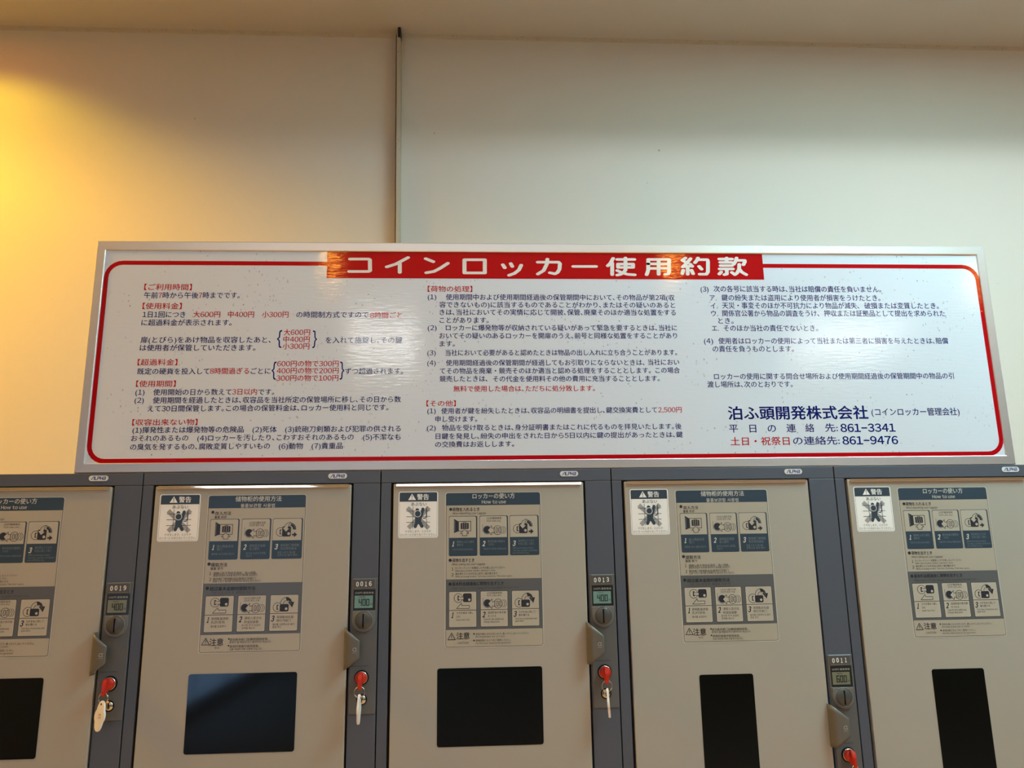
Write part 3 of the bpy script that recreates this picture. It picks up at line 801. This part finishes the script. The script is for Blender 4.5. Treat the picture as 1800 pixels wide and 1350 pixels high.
I = [(BX0 + fw, BZ0 + fw), (BX1 - fw, BZ0 + fw), (BX1 - fw, BZ1 - fw - 0.001), (BX0 + fw, BZ1 - fw - 0.001)]
rail((O[0][0] + g, O[0][1]), (O[1][0] - g, O[1][1]), (I[0][0] + g, I[0][1]), (I[1][0] - g, I[1][1]))
rail((O[1][0], O[1][1] + g), (O[2][0], O[2][1] - g), (I[1][0], I[1][1] + g), (I[2][0], I[2][1] - g))
rail((O[2][0] - g, O[2][1]), (O[3][0] + g, O[3][1]), (I[2][0] - g, I[2][1]), (I[3][0] + g, I[3][1]))
rail((O[3][0], O[3][1] - g), (O[0][0], O[0][1] + g), (I[3][0], I[3][1] - g), (I[0][0], I[0][1] + g))

# ---------------------------------------------------------------- stickers (local mm)
def instruction_print(lines):
    """how-to-use label, 148 x 230 mm, origin at its top left corner"""
    p = Print(); S, G, K, E_ = M['lb_slate'], M['lb_grey'], M['lb_ink'], M['lb_pale']
    p.rrect(0, 148.6, -230.4, 0, 4, M['lb_edge'], 0)
    p.rrect(1.4, 147.4, -229.2, -1.2, 3.2, M['lb_ink'], 1)
    p.rrect(2.0, 146.8, -228.6, -1.8, 2.8, M['lb_clear'], 2)
    p.poly([(1.6, -20.2), (147.2, -20.2)] + rrect(1.6, 147.2, -30, -1.3, 3.4)[7:21], S, 3)
    p.rect(1.7, 147.1, -204.3, -131.0, G, 3)
    def rows(x0, x1, z1, zm, z0, r=2.2):
        p.rrect(x0, x1, z0, z1, r, S, 4)
        p.poly([(x0 + 0.5, zm), (x1 - 1.9, zm)] + rrect(x0 + 0.5, x1 - 1.9, zm - 8, z1 - 0.7, r)[7:21], E_, 5)
    for x0, x1 in ((5.9, 49.4), (53.0, 96.8), (99.4, 144.4)):
        rows(x0, x1, -36.4, -69.2, -96.6)
    for x0, x1, zm in ((6.5, 47.4, -176.2), (54.0, 94.6, -176.0), (101.4, 142.2, -175.6)):
        p.rrect(x0 - 0.5, x1 + 0.5, -201.0, -148.8, 1.8, K, 4)
        p.rrect(x0, x1, -200.4, -149.3, 1.5, E_, 5)
        p.rect(x0, x1, zm - 0.35, zm + 0.35, K, 6)
    for x, z, r in ((8.7, -26.0, 2.3), (8.0, -102.6, 2.4), (7.7, -137.8, 2.4)): p.disc(x, z, r, K, 6)
    for z in (-210.5, -219.9): p.disc(43.7, z, 1.1, K, 6)
    # pictogram: case into the open locker
    p.outline_rrect(20.4, 39.9, -59.7, -44.2, 0.2, 0.8, K, 6)
    p.poly([(13.8, -62.0), (13.8, -40.6), (20.6, -44.6), (20.6, -59.4)], K, 7)
    p.poly([(14.6, -59.6), (14.6, -43.0), (15.3, -43.4), (15.3, -59.9)], M['lb_soft'], 8)
    p.rrect(24.0, 36.3, -56.2, -47.0, 1.3, K, 7)
    p.outline_rrect(27.6, 32.8, -48.0, -45.6, 0.9, 0.7, K, 7)
    for x in (27.0, 30.2, 33.4): p.rect(x - 0.25, x + 0.25, -55.6, -47.6, E_, 8)
    A = [(29.9, -57.0), (36.6, -62.6), (33.5, -62.6), (33.5, -66.2), (26.5, -66.2), (26.5, -62.6), (23.6, -62.6)]
    p.poly(A, E_, 9); p.loop(A, 0.7, K, 10)
    def coin(dx, dz):
        p.rect(57.6 + dx, 58.0 + dx, -61.4 + dz, -49.4 + dz, K, 6)
        p.disc(64.7 + dx, -58.2 + dz, 6.6, M['lb_soft'], 6)
        p.disc(64.4 + dx, -57.6 + dz, 5.4, K, 7)
        for k in (0, 1):
            p.arc(84.2 + 2.7 * k + dx, -58.4 + dz, 6.3, 0.6, K, 6, -62, 62)
        p.disc(80.7 + dx, -58.4 + dz, 7.0, K, 8); p.disc(80.7 + dx, -58.4 + dz, 6.3, E_, 9)
        p.fit('1', 75.9 + dx, 76.8 + dx, -62.6 + dz, -54.2 + dz, K, 10, 0.01)
        for x in (78.0, 82.2): p.outline_rrect(x + dx, x + 3.3 + dx, -62.6 + dz, -54.2 + dz, 1.6, 0.8, K, 10)
        B = [(65.4, -58.4), (71.4, -51.6), (71.6, -55.4), (75.2, -55.4), (75.2, -61.9), (71.6, -61.9), (71.0, -65.6)]
        B = [(x + dx, z + dz) for x, z in B]
        p.poly(B, E_, 11); p.loop(B, 0.7, K, 12)
    coin(0, 0); coin(-0.3, -109.0)
    def lock(cx, cz, r=6.4):
        p.disc(cx, cz, r + 0.4, K, 6); p.disc(cx, cz, r - 0.3, E_, 7)
        p.poly([(cx - 1.2, cz - 3.6), (cx + 1.6, cz - 3.6), (cx + 1.6, cz - 2.4), (cx + 0.2, cz - 2.4), (cx + 0.2, cz + 2.4), (cx + 1.6, cz + 2.4), (cx + 1.6, cz + 3.6), (cx - 1.2, cz + 3.6)], K, 8)
    # pictogram: turn and pull
    lock(111.3, -56.8)
    p.rrect(113.8, 126.8, -63.6, -48.6, 2.0, K, 9)
    p.disc(123.6, -59.4, 2.1, E_, 10)
    p.arc(125.0, -52.6, 7.2, 4.6, M['lb_ink'], 10, -6, 78)
    p.arc(125.0, -52.6, 8.2, 0.7, M['lb_soft'], 11, 0, 70)
    C = [(119.3, -57.0), (113.9, -50.6), (116.8, -50.0), (119.0, -45.4), (123.6, -42.6), (126.4, -42.6), (123.4, -46.6), (122.2, -51.4), (125.2, -51.6)]
    p.poly(C, E_, 12); p.loop(C, 0.7, K, 13)
    p.poly([(128.8, -59.8), (131.6, -59.8), (131.6, -57.0), (136.4, -61.0), (131.6, -65.0), (131.6, -62.2), (128.8, -62.2)], K, 9)
    # pictogram: insert the key
    lock(20.4, -158.4)
    p.rect(20.8, 28.0, -161.0, -156.6, K, 9); p.rect(20.8, 28.0, -160.4, -157.2, E_, 10)
    p.rrect(27.4, 40.4, -164.4, -151.8, 2.4, K, 9); p.disc(36.9, -161.1, 1.9, E_, 10)
    D = [(17.8, -173.7), (25.0, -165.8), (25.6, -169.3), (36.9, -169.3), (36.9, -173.7)]
    p.poly(D, E_, 9); p.loop(D, 0.7, K, 10)
    # pictogram: turn clockwise
    lock(112.0, -166.8)
    p.rrect(115.4, 128.4, -173.0, -162.4, 2.0, K, 9); p.disc(124.9, -169.1, 1.9, E_, 10)
    p.arc(125.6, -162.0, 7.2, 4.4, E_, 10, 96, 180); p.arc(125.6, -162.0, 9.4, 0.7, K, 11, 90, 180); p.arc(125.6, -162.0, 5.0, 0.7, K, 11, 110, 180)
    p.poly([(123.4, -152.4), (127.4, -152.6), (131.4, -155.4), (133.0, -159.4), (136.4, -159.4), (133.7, -167.4), (127.2, -159.4), (129.4, -159.4), (127.6, -157.2), (125.4, -158.4)], K, 12)
    p.stroke([(129.6, -157.4), (132.0, -162.4)], 0.5, M['lb_soft'], 13)
    # step numerals
    for t, x0, x1, z0, z1 in (('1', 10.6, 13.6, -82.0, -74.8), ('2', 56.8, 61.0, -82.2, -74.6), ('3', 103.2, 107.6, -82.6, -74.6)):
        p.fit(t, x0, x1, z0, z1, M['lb_title'], 7, 0.05, 0.2)
    for t, x0, x1, z0, z1 in (('1', 9.8, 12.6, -187.0, -179.2), ('2', 56.2, 60.4, -187.0, -179.0), ('3', 103.0, 107.4, -187.0, -178.8)):
        p.fit(t, x0, x1, z0, z1, K, 7, 0.05, 0.2)
    T = [(10.3, -208.6), (4.8, -218.2), (15.8, -218.2)]
    p.loop(T, 0.9, K, 6); p.rect(9.9, 10.8, -215.2, -211.2, K, 6); p.disc(10.35, -216.7, 0.5, K, 6)
    for c, t, a, b, q, r in lines:
        if c in ('Nx', 'tx'):
            q += 0.008 * a; r += 0.008 * a
            p.fit(t, a, b, q, r, M['lb_title'] if c == 'tx' else K, 7, 0.012)
            continue
        q += 0.008 * a
        mat, wt = {'T': (M['lb_title'], 0.012), 't2': (M['lb_title'], 0.006), 't': (M['lb_soft'], 0.0), 'd': (K, 0.014), 'n': (M['lb_fine'], 0.004)}[c]
        p.line(t, a, b, q, r, mat, 7, wt)
    return p
def warning_print():
    """small white warning sticker, 61 x 71 mm, origin at its lower left corner"""
    p = Print(); S, K = M['st_dark'], M['st_dark']
    p.rrect(0, 60.8, 0, 70.6, 3.4, M['st_white'], 0)
    p.outline_rrect(1.5, 59.2, 1.6, 69.2, 2.0, 0.35, M['st_grey'], 1)
    p.poly([(1.7, 55.2), (59.0, 55.2)] + rrect(1.7, 59.0, 40, 69.0, 2.0)[7:21], S, 2)
    p.poly([(20.6, 67.4), (14.6, 57.6), (26.6, 57.6)], M['st_white'], 3)
    p.poly([(20.0, 65.2), (21.2, 65.2), (20.9, 60.6), (20.3, 60.6)], S, 4); p.disc(20.6, 59.2, 0.65, S, 4)
    p.line('警告', 28.2, 46.6, 62.1, 9.7, M['st_white'], 3, 0.02)
    p.line('あぶない', 19.4, 43.0, 51.2, 6.0, K, 3, 0.008)
    for x0, z0, x1, z1 in ((13.6, 45.8, 46.6, 14.4), (46.8, 46.0, 15.6, 15.2)):
        d = math.hypot(x1 - x0, z1 - z0); nx, nz = -(z1 - z0) / d * 3.3, (x1 - x0) / d * 3.3
        p.poly([(x0 - nx, z0 - nz), (x1 - nx, z1 - nz), (x1 + nx, z1 + nz), (x0 + nx, z0 + nz)], M['st_bar'], 2)
    for z in (40.9, 32.3, 23.7): p.rect(12.2, 48.6, z - 0.35, z + 0.35, K, 3)
    for x in (22.2, 43.2): p.rect(x - 0.35, x + 0.35, 14.4, 47.6, K, 3)
    p.rect(42.2, 43.8, 31.0, 44.4, K, 3)
    p.stroke([(29.6, 42.4), (27.8, 36.0), (28.8, 30.6)], 4.2, K, 4)
    p.disc(28.6, 42.6, 2.4, K, 4)
    p.stroke([(37.4, 43.6), (35.6, 36.0), (33.6, 30.0)], 4.6, K, 4)
    p.stroke([(30.8, 31.0), (30.2, 25.4)], 9.6, K, 4)
    p.stroke([(28.8, 24.0), (26.0, 17.4)], 5.0, K, 4); p.stroke([(32.6, 24.0), (36.2, 17.6)], 5.0, K, 4)
    p.stroke([(37.6, 30.0), (41.0, 29.6), (41.6, 31.2)], 1.3, K, 4)
    p.disc(29.6, 36.6, 5.2, M['st_white'], 5); p.disc(29.6, 36.6, 4.4, K, 6)
    p.line('ケガをします。とびらや', 10.8, 49.8, 9.9, 4.2, M['st_grey'], 3, 0.006)
    p.line('ロッカーにのぼらないでください。', 3.4, 57.6, 5.0, 4.0, M['st_grey'], 3, 0.006)
    return p
def printed(name, pr, dx, dz, y):
    m = Mesh(); m.merge_print(pr, y)
    m.v = [(x + dx, yy, z + dz) for x, yy, z in m.v]
    me = m.build(name).data
    bpy.data.objects.remove(bpy.data.objects[name])
    return me
DOOR_Y = -0.0015
ME_JP = printed('instruction_label', instruction_print(LABEL_JAPANESE), 0.0995, 1.7442, DOOR_Y - 0.0002)
ME_CN = printed('instruction_label', instruction_print(LABEL_CHINESE), 0.0995, 1.7442, DOOR_Y - 0.0002)
ME_WARN = printed('warning_sticker', warning_print(), 0.0280, 1.6755, DOOR_Y - 0.0002)

# ---------------------------------------------------------------- lockers
LOGO = [[(0, 0), (0.5, 1), (0.78, 1), (0.78, 0)], [(1.02, 1), (1.02, 0), (1.55, 0)], [(1.75, 0), (1.75, 1), (2.35, 1), (2.35, .45), (1.75, .45)],
        [(2.6, 0), (2.6, 1)], [(2.6, .5), (3.15, .5)], [(3.15, 0), (3.15, 1)], [(3.42, 1), (4.0, 1), (4.0, 0), (3.42, 0), (3.42, .5), (4.0, .5)]]
HANDLE_OUT = [(0.3122, 1.5475), (0.3160, 1.5470), (0.3345, 1.5325), (0.3362, 1.5290), (0.3362, 1.5075), (0.3340, 1.5030), (0.3160, 1.4885), (0.3122, 1.4870)]
def handle_mesh():
    """shell that rises from the door edge and reaches over the lock strip"""
    prof = [(0.3122, 0.0), (0.3122, -0.0085), (0.3130, -0.0130), (0.3160, -0.0168), (0.3205, -0.0186), (0.3270, -0.0194), (0.3330, -0.0198), (0.3362, -0.0196)]
    def top(x): return 1.5475 if x <= 0.3135 else max(1.5290, 1.5475 - (x - 0.3135) * 0.80)
    def bot(x): return 1.4880 if x <= 0.3150 else min(1.5070, 1.4880 + (x - 0.3150) * 0.80)
    m = Mesh(); th = 0.0024
    n = 8
    out, inn = [], []
    for x, y in prof:
        t, b = top(x), bot(x)
        out.append([(x, y, b + (t - b) * k / n) for k in range(n + 1)])
        yi = min(y + th, 0.0); xi = x + (th if y > -0.016 else 0.0)
        xi = min(xi, 0.3362)
        inn.append([(xi, yi, b + 0.0006 + (t - b - 0.0012) * k / n) for k in range(n + 1)])
    v = [p for r in out for p in r] + [p for r in inn for p in r]
    w = n + 1; q = len(prof); o2 = q * w
    f = []
    for i in range(q - 1):
        for k in range(n):
            f.append((i * w + k, (i + 1) * w + k, (i + 1) * w + k + 1, i * w + k + 1))
            f.append((o2 + i * w + k, o2 + i * w + k + 1, o2 + (i + 1) * w + k + 1, o2 + (i + 1) * w + k))
        f.append((i * w, o2 + i * w, o2 + (i + 1) * w, (i + 1) * w))
        f.append((i * w + n, (i + 1) * w + n, o2 + (i + 1) * w + n, o2 + i * w + n))
    for k in range(n):
        i = q - 1
        f.append((i * w + k, o2 + i * w + k, o2 + i * w + k + 1, i * w + k + 1))
    m.add(v, f, M['handle'], True)
    p = Print()
    p.line('α', 326.4, 332.4, 1518.0, 10.0, M['dim_print'], 1, 0.01)
    p.rect(326.0, 332.8, 1512.2, 1512.7, M['dim_print'], 1)
    m.merge_print(p, -0.0199)
    return m
def shifted(mesh, dz):
    mesh.v = [(x, y, z + dz) for x, y, z in mesh.v]
    return mesh
SEG = {'0': 'abcdef', '1': 'bc', '2': 'abged', '3': 'abgcd', '4': 'fgbc', '6': 'afgedc'}
def seven_segment(p, ch, x, z, w, h, t, mat, layer):
    for s in SEG[ch]:
        a = {'a': ((0, h), (w, h)), 'b': ((w, h), (w, h / 2)), 'c': ((w, h / 2), (w, 0)), 'd': ((0, 0), (w, 0)), 'e': ((0, 0), (0, h / 2)), 'f': ((0, h / 2), (0, h)), 'g': ((0, h / 2), (w, h / 2))}[s]
        (x0, z0), (x1, z1) = a; e = t / 2
        if z0 == z1: p.rect(x + x0 - e, x + x1 + e, z + z0 - e, z + z0 + e, mat, layer)
        else: p.rect(x + x0 - e, x + x0 + e, z + min(z0, z1) - e, z + max(z0, z1) + e, mat, layer)

def locker(k, number, fee, lcd, chinese, large, warn, label):
    o = empty('coin_locker', (k * UNIT, 0, 0))
    tag(o, label, 'locker', 'row of coin lockers under the notice board')
    zb = 0.92 if large else 1.215                     # bottom of the top door
    dz = -0.1247 if large else 0.0                    # the large locker carries its lock lower
    w = 0.3592; c = 0.0008
    m = Mesh()
    m.box(c, w, 0.0212, 0.495, 0.0, 1.7785, M['shell'])
    m.box(c, w, 0.006, 0.0212, 0.0, 1.7770, M['body'])  # thin dark sheet behind the gaps, their shade as colour
    m.box(c, w, 0.001, 0.0065, 0.0, 0.06, M['frame'])
    m.build('cabinet_body', o)
    m = Mesh(); m.bevel_box(c, w, 0.0, 0.02, 1.7603, 1.7790, M['frame'], 0.0007); m.build('header', o)
    m = Mesh(); m.bevel_box(c, 0.0160, 0.0, 0.02, 0.062, 1.7598, M['frame'], 0.0007); m.build('stile', o)
    m = Mesh(); m.bevel_box(0.3183, w, 0.0, 0.02, 0.062, 1.7598, M['frame'], 0.0007); m.build('lock_strip', o)
    p = Print()
    for s in LOGO: p.stroke([(283.2 + x * 5.1 + z * 0.5, 1769.3 + z * 4.2) for x, z in s], 1.0, M['badge_blue'], 1)
    m = Mesh(); m.rounded(0.2792, 0.3080, 1.7673, 1.7755, 0.0041, -0.0009, 0.0, M['badge']); m.merge_print(p, -0.0009)
    m.build('badge', o)
    # upper door
    m = Mesh(); m.bevel_box(0.0200, 0.3152, DOOR_Y, 0.02, zb, 1.7580, M['door'], 0.0012)
    d = m.build('door', o)
    m = Mesh()                               # chrome lip, its face leaning back a little and slightly rounded
    prof = [(DOOR_Y, 1.7540), (DOOR_Y - 0.0026, 1.7540), (DOOR_Y - 0.0030, 1.7544), (DOOR_Y - 0.0025, 1.7559), (DOOR_Y - 0.0020, 1.7573), (DOOR_Y - 0.0015, 1.7586), (DOOR_Y, 1.7588)]
    n = len(prof)
    m.add([(0.0245, y, z) for y, z in prof] + [(0.3118, y, z) for y, z in prof], [(i, (i + 1) % n, n + (i + 1) % n, n + i) for i in range(n)] + [list(range(n))[::-1], list(range(n, 2 * n))], M['chrome'])
    m.build('edge_trim', d)
    link('instruction_label', ME_CN if chinese else ME_JP, d)
    if warn: link('warning_sticker', ME_WARN, d)
    m = Mesh()
    if large: m.rounded(0.1207, 0.2030, 1.235, 1.4680, 0.0035, DOOR_Y - 0.0004, DOOR_Y, M['pane'])
    else: m.rounded(0.0888, 0.2444, 1.3773, 1.4856, 0.0035, DOOR_Y - 0.0004, DOOR_Y, M['pane'])
    m.build('window_pane', d)
    shifted(handle_mesh(), dz).build('handle', d)
    # plain lower door below the frame of the picture
    m = Mesh(); m.bevel_box(0.0200, 0.3152, DOOR_Y, 0.02, 0.075, zb - 0.006, M['door'], 0.0012); m.build('door', o)
    # coin lock
    Y = -0.0014
    m = Mesh(); m.rounded(0.3200, 0.3586, 1.4249, 1.6172, 0.0010, Y, 0.0, M['module'], chamfer=0.0005)
    p = Print()
    p.rect(322.0, 347.0, 1491.2, 1491.8, M['dark_print'], 1)
    m.merge_print(p, Y)
    lk = shifted(m, dz).build('coin_lock', o)
    m = Mesh(); m.rounded(0.3226, 0.3552, 1.6014, 1.6164, 0.0008, Y - 0.0012, Y, M['module_rim'], M['plate'], chamfer=0.0007)
    p = Print()
    for i, ch in enumerate(number):
        p.fit(ch, 326.6 + i * 6.4 + (0.6 if ch == '1' else 0), 330.6 + i * 6.4 - (0.6 if ch == '1' else 0), 1605.4 + (0.5 if i % 2 else 0), 1612.0 + (0.5 if i % 2 else 0), M['white_print'], 2, 0.045)
    p.rect(324.6, 353.2, 1602.6, 1602.9, M['dim_print'], 2)
    m.merge_print(p, Y - 0.0012)
    shifted(m, dz).build('number_plate', lk)
    m = Mesh(); m.rounded(0.3230, 0.3556, 1.5712, 1.6004, 0.0008, Y - 0.0004, Y, M['lcd_frame'])
    p = Print()
    p.rect(324.8, 352.0, 1574.0, 1592.0, lcd, 2)
    p.line('100円 硬貨専用', 325.2, 352.6, 1595.8, 3.4, M['dim_print'], 2, 0.006)
    for i, ch in enumerate(fee):
        seven_segment(p, ch, 331.6 + i * 5.6, 1577.8, 3.5, 8.6, 1.25, M['lcd_ink'], 3)
    if fee: p.line('円', 348.4, 351.2, 1579.2, 3.2, M['lcd_ink'], 3, 0.01)
    p.line('料金表示', 332.0, 341.0, 1589.9, 2.2, M['lcd_ink'], 3)
    m.merge_print(p, Y - 0.0004)
    shifted(m, dz).build('fee_display', lk)
    m = Mesh()
    cx, cz, R0 = 0.3388, 1.5562, 0.0172
    ob = [(cx + R0, 1.5700), (cx - R0, 1.5700)] + [(cx + R0 * math.cos(math.radians(180 + 6 * i)), cz + R0 * math.sin(math.radians(180 + 6 * i))) for i in range(31)]
    ob = ob[::-1]
    inn = [(cx + (x - cx) * 0.94, 1.5568 + (z - 1.5568) * 0.94) for x, z in ob]
    n = len(ob)
    m.add([(x, Y, z) for x, z in ob] + [(x, Y - 0.0026, z) for x, z in inn], [[i, (i + 1) % n, n + (i + 1) % n, n + i] for i in range(n)], M['module_rim'], False)
    m.add([(x, Y - 0.0026, z) for x, z in inn], [list(range(n))], M['module_rim'])
    m.lathe(cx, cz, [(0.0142, Y - 0.0027), (0.0136, Y - 0.0036), (0.0130, Y - 0.0034), (0.0127, Y - 0.0028), (0.0124, Y - 0.0028)], M['module_rim'], 48)
    bezel = shifted(m, dz).build('coin_bezel', lk)
    m = Mesh()
    m.lathe(cx, cz, [(0.0127, Y - 0.0029), (0.0118, Y - 0.0036), (0.0085, Y - 0.0050), (0.0040, Y - 0.0056), (0.0001, Y - 0.0057)], M['dial'], 48)
    m.bevel_box(cx - 0.0010, cx + 0.0010, Y - 0.0059, Y - 0.0028, cz - 0.0100, cz + 0.0100, M['gap'], 0.0004)
    shifted(m, dz).build('coin_slot', lk)
    m = Mesh()
    m.lathe(0.3380, 1.4755, [(0.0106, Y - 0.0002), (0.0104, Y - 0.0010), (0.0096, Y - 0.0010), (0.0094, Y - 0.0002)], M['gap'], 40)
    m.lathe(0.3380, 1.4755, [(0.0094, Y), (0.0093, Y - 0.0030), (0.0084, Y - 0.0040), (0.0001, Y - 0.0040)], M['steel'], 40)
    shifted(m, dz).build('key_cylinder', lk)
    m = Mesh()
    m.lathe(0.3390, 1.4450, [(0.0078, Y - 0.0002), (0.0074, Y - 0.0008), (0.0064, Y - 0.0008)], M['gap'], 32)
    m.lathe(0.3390, 1.4450, [(0.0064, Y - 0.0006), (0.0062, Y - 0.0014), (0.0001, Y - 0.0015)], M['steel'], 32)
    m.bevel_box(0.3382, 0.3398, Y - 0.0018, Y - 0.0012, 1.4412, 1.4488, M['gap'], 0.0002)
    shifted(m, dz).build('master_lock', lk)
    return o

locker(0, '0019', '400', M['lcd_off'], False, False, True, 'coin locker numbered 0019 with wide dark window, first of the row')
locker(1, '0016', '400', M['lcd'], True, False, True, 'coin locker numbered 0016 with a Chinese and Korean instruction label')
locker(2, '0013', '400', M['lcd'], False, False, True, 'coin locker numbered 0013, beige door with Japanese instruction label and wide dark window')
locker(3, '0011', '600', M['lcd_off'], True, True, True, 'tall coin locker numbered 0011 with a narrow dark window and its lock lower down')
locker(4, '', '', M['lcd_off'], False, True, True, 'tall coin locker with a Japanese label and narrow dark window, last of the row')

# ---------------------------------------------------------------- keys
def tag_outline(s=1.0):
    out = []
    for k in range(48):
        a = 2 * math.pi * k / 48
        z = 0.0205 * math.sin(a)
        half = 0.0072 * math.sqrt(max(0.0, 1 - (z / 0.0205) ** 2)) ** 0.8
        mid = 0.0092 * math.sqrt(max(0.0, 1 - (z / 0.0118) ** 2)) if abs(z) < 0.0118 else 0
        hx = max(half, mid)
        out.append((hx * s * (1 if math.cos(a) >= 0 else -1) if abs(math.cos(a)) > 1e-6 else 0.0, z * s))
    return out
def key(k, dz, yaw, roll, ring_turn, number, label):
    o = empty('locker_key', (k * UNIT + 0.3380, -0.0054, 1.4755 + dz))
    tag(o, label, 'key', 'red keys left in the locker locks')
    m = Mesh()
    m.lathe(0, 0, [(0.0086, 0.0), (0.0084, -0.0040), (0.0074, -0.0056), (0.0001, -0.0060)], M['red_key'], 40)
    side = [(-0.003, 0.0088), (-0.0095, 0.0092), (-0.0140, 0.0062), (-0.0162, 0.0010), (-0.0168, -0.0090), (-0.0160, -0.0130), (-0.0135, -0.0148), (-0.0105, -0.0140), (-0.0075, -0.0100), (-0.0030, -0.0080)]
    bm = bmesh.new()
    a = [bm.verts.new((-0.0027, y, z)) for y, z in side]; b = [bm.verts.new((0.0027, y, z)) for y, z in side]
    n = len(side)
    bm.faces.new(a); bm.faces.new(b[::-1])
    for i in range(n): bm.faces.new((a[i], b[i], b[(i + 1) % n], a[(i + 1) % n]))
    bmesh.ops.recalc_face_normals(bm, faces=bm.faces[:])
    bmesh.ops.bevel(bm, geom=bm.edges[:], offset=0.0009, segments=2, affect='EDGES')
    m.from_bm(bm, M['red_key']); bm.free()
    m.build('key_head', o)
    m = Mesh(); m.torus((0, -0.0138, -0.0172), 0.0076, 0.0006, M['steel'], Matrix.Rotation(math.radians(ring_turn), 3, 'Z'))
    m.torus((0, -0.0126, -0.0174), 0.0075, 0.0005, M['steel'], Matrix.Rotation(math.radians(ring_turn + 5), 3, 'Z'))
    m.build('key_ring', o)
    m = Mesh()
    m.prism(tag_outline(0.97)[::-1] if False else tag_outline(0.97), -0.0016, -0.0008, M['tag'])
    m.prism(tag_outline(1.0), -0.0008, 0.0008, M['tag'])
    m.prism(tag_outline(0.97), 0.0008, 0.0016, M['tag'])
    p = Print()
    p.disc(0.0, 16.0, 1.5, M['tag_ink'], 2)
    if number:
        pts, fs, (x0, x1, z0, z1) = glyphs(number)
        s = 6.6 / (x1 - x0)
        p._p([(2.2 - (z - (z0 + z1) / 2) * s - 1.2, (x - (x0 + x1) / 2) * s) for x, z in pts], fs, M['tag_ink'], 2)
    m.merge_print(p, -0.0016)
    rot = Matrix.Rotation(math.radians(roll), 4, 'Y') @ Matrix.Rotation(math.radians(yaw), 4, 'Z')
    tr = Matrix.Translation((0.0, -0.0145, -0.0222)) @ rot @ Matrix.Translation((0, 0, -0.0182))
    m.v = [tuple(tr @ Vector(v)) for v in m.v]
    m.build('number_tag', o)
    return o
key(0, 0, -24, 6, -18, '19', 'red key with a white numbered tag facing out, in the lock of locker 0019')
key(1, 0, 86, 1, 0, None, 'red key with its white tag seen edge-on, in the lock of locker 0016')
key(2, 0, 80, -3, 6, None, 'red key with its tag hanging edge-on, in the lock of locker 0013')
key(3, -0.1247, 60, 0, 30, None, 'red key in the low lock of locker 0011')
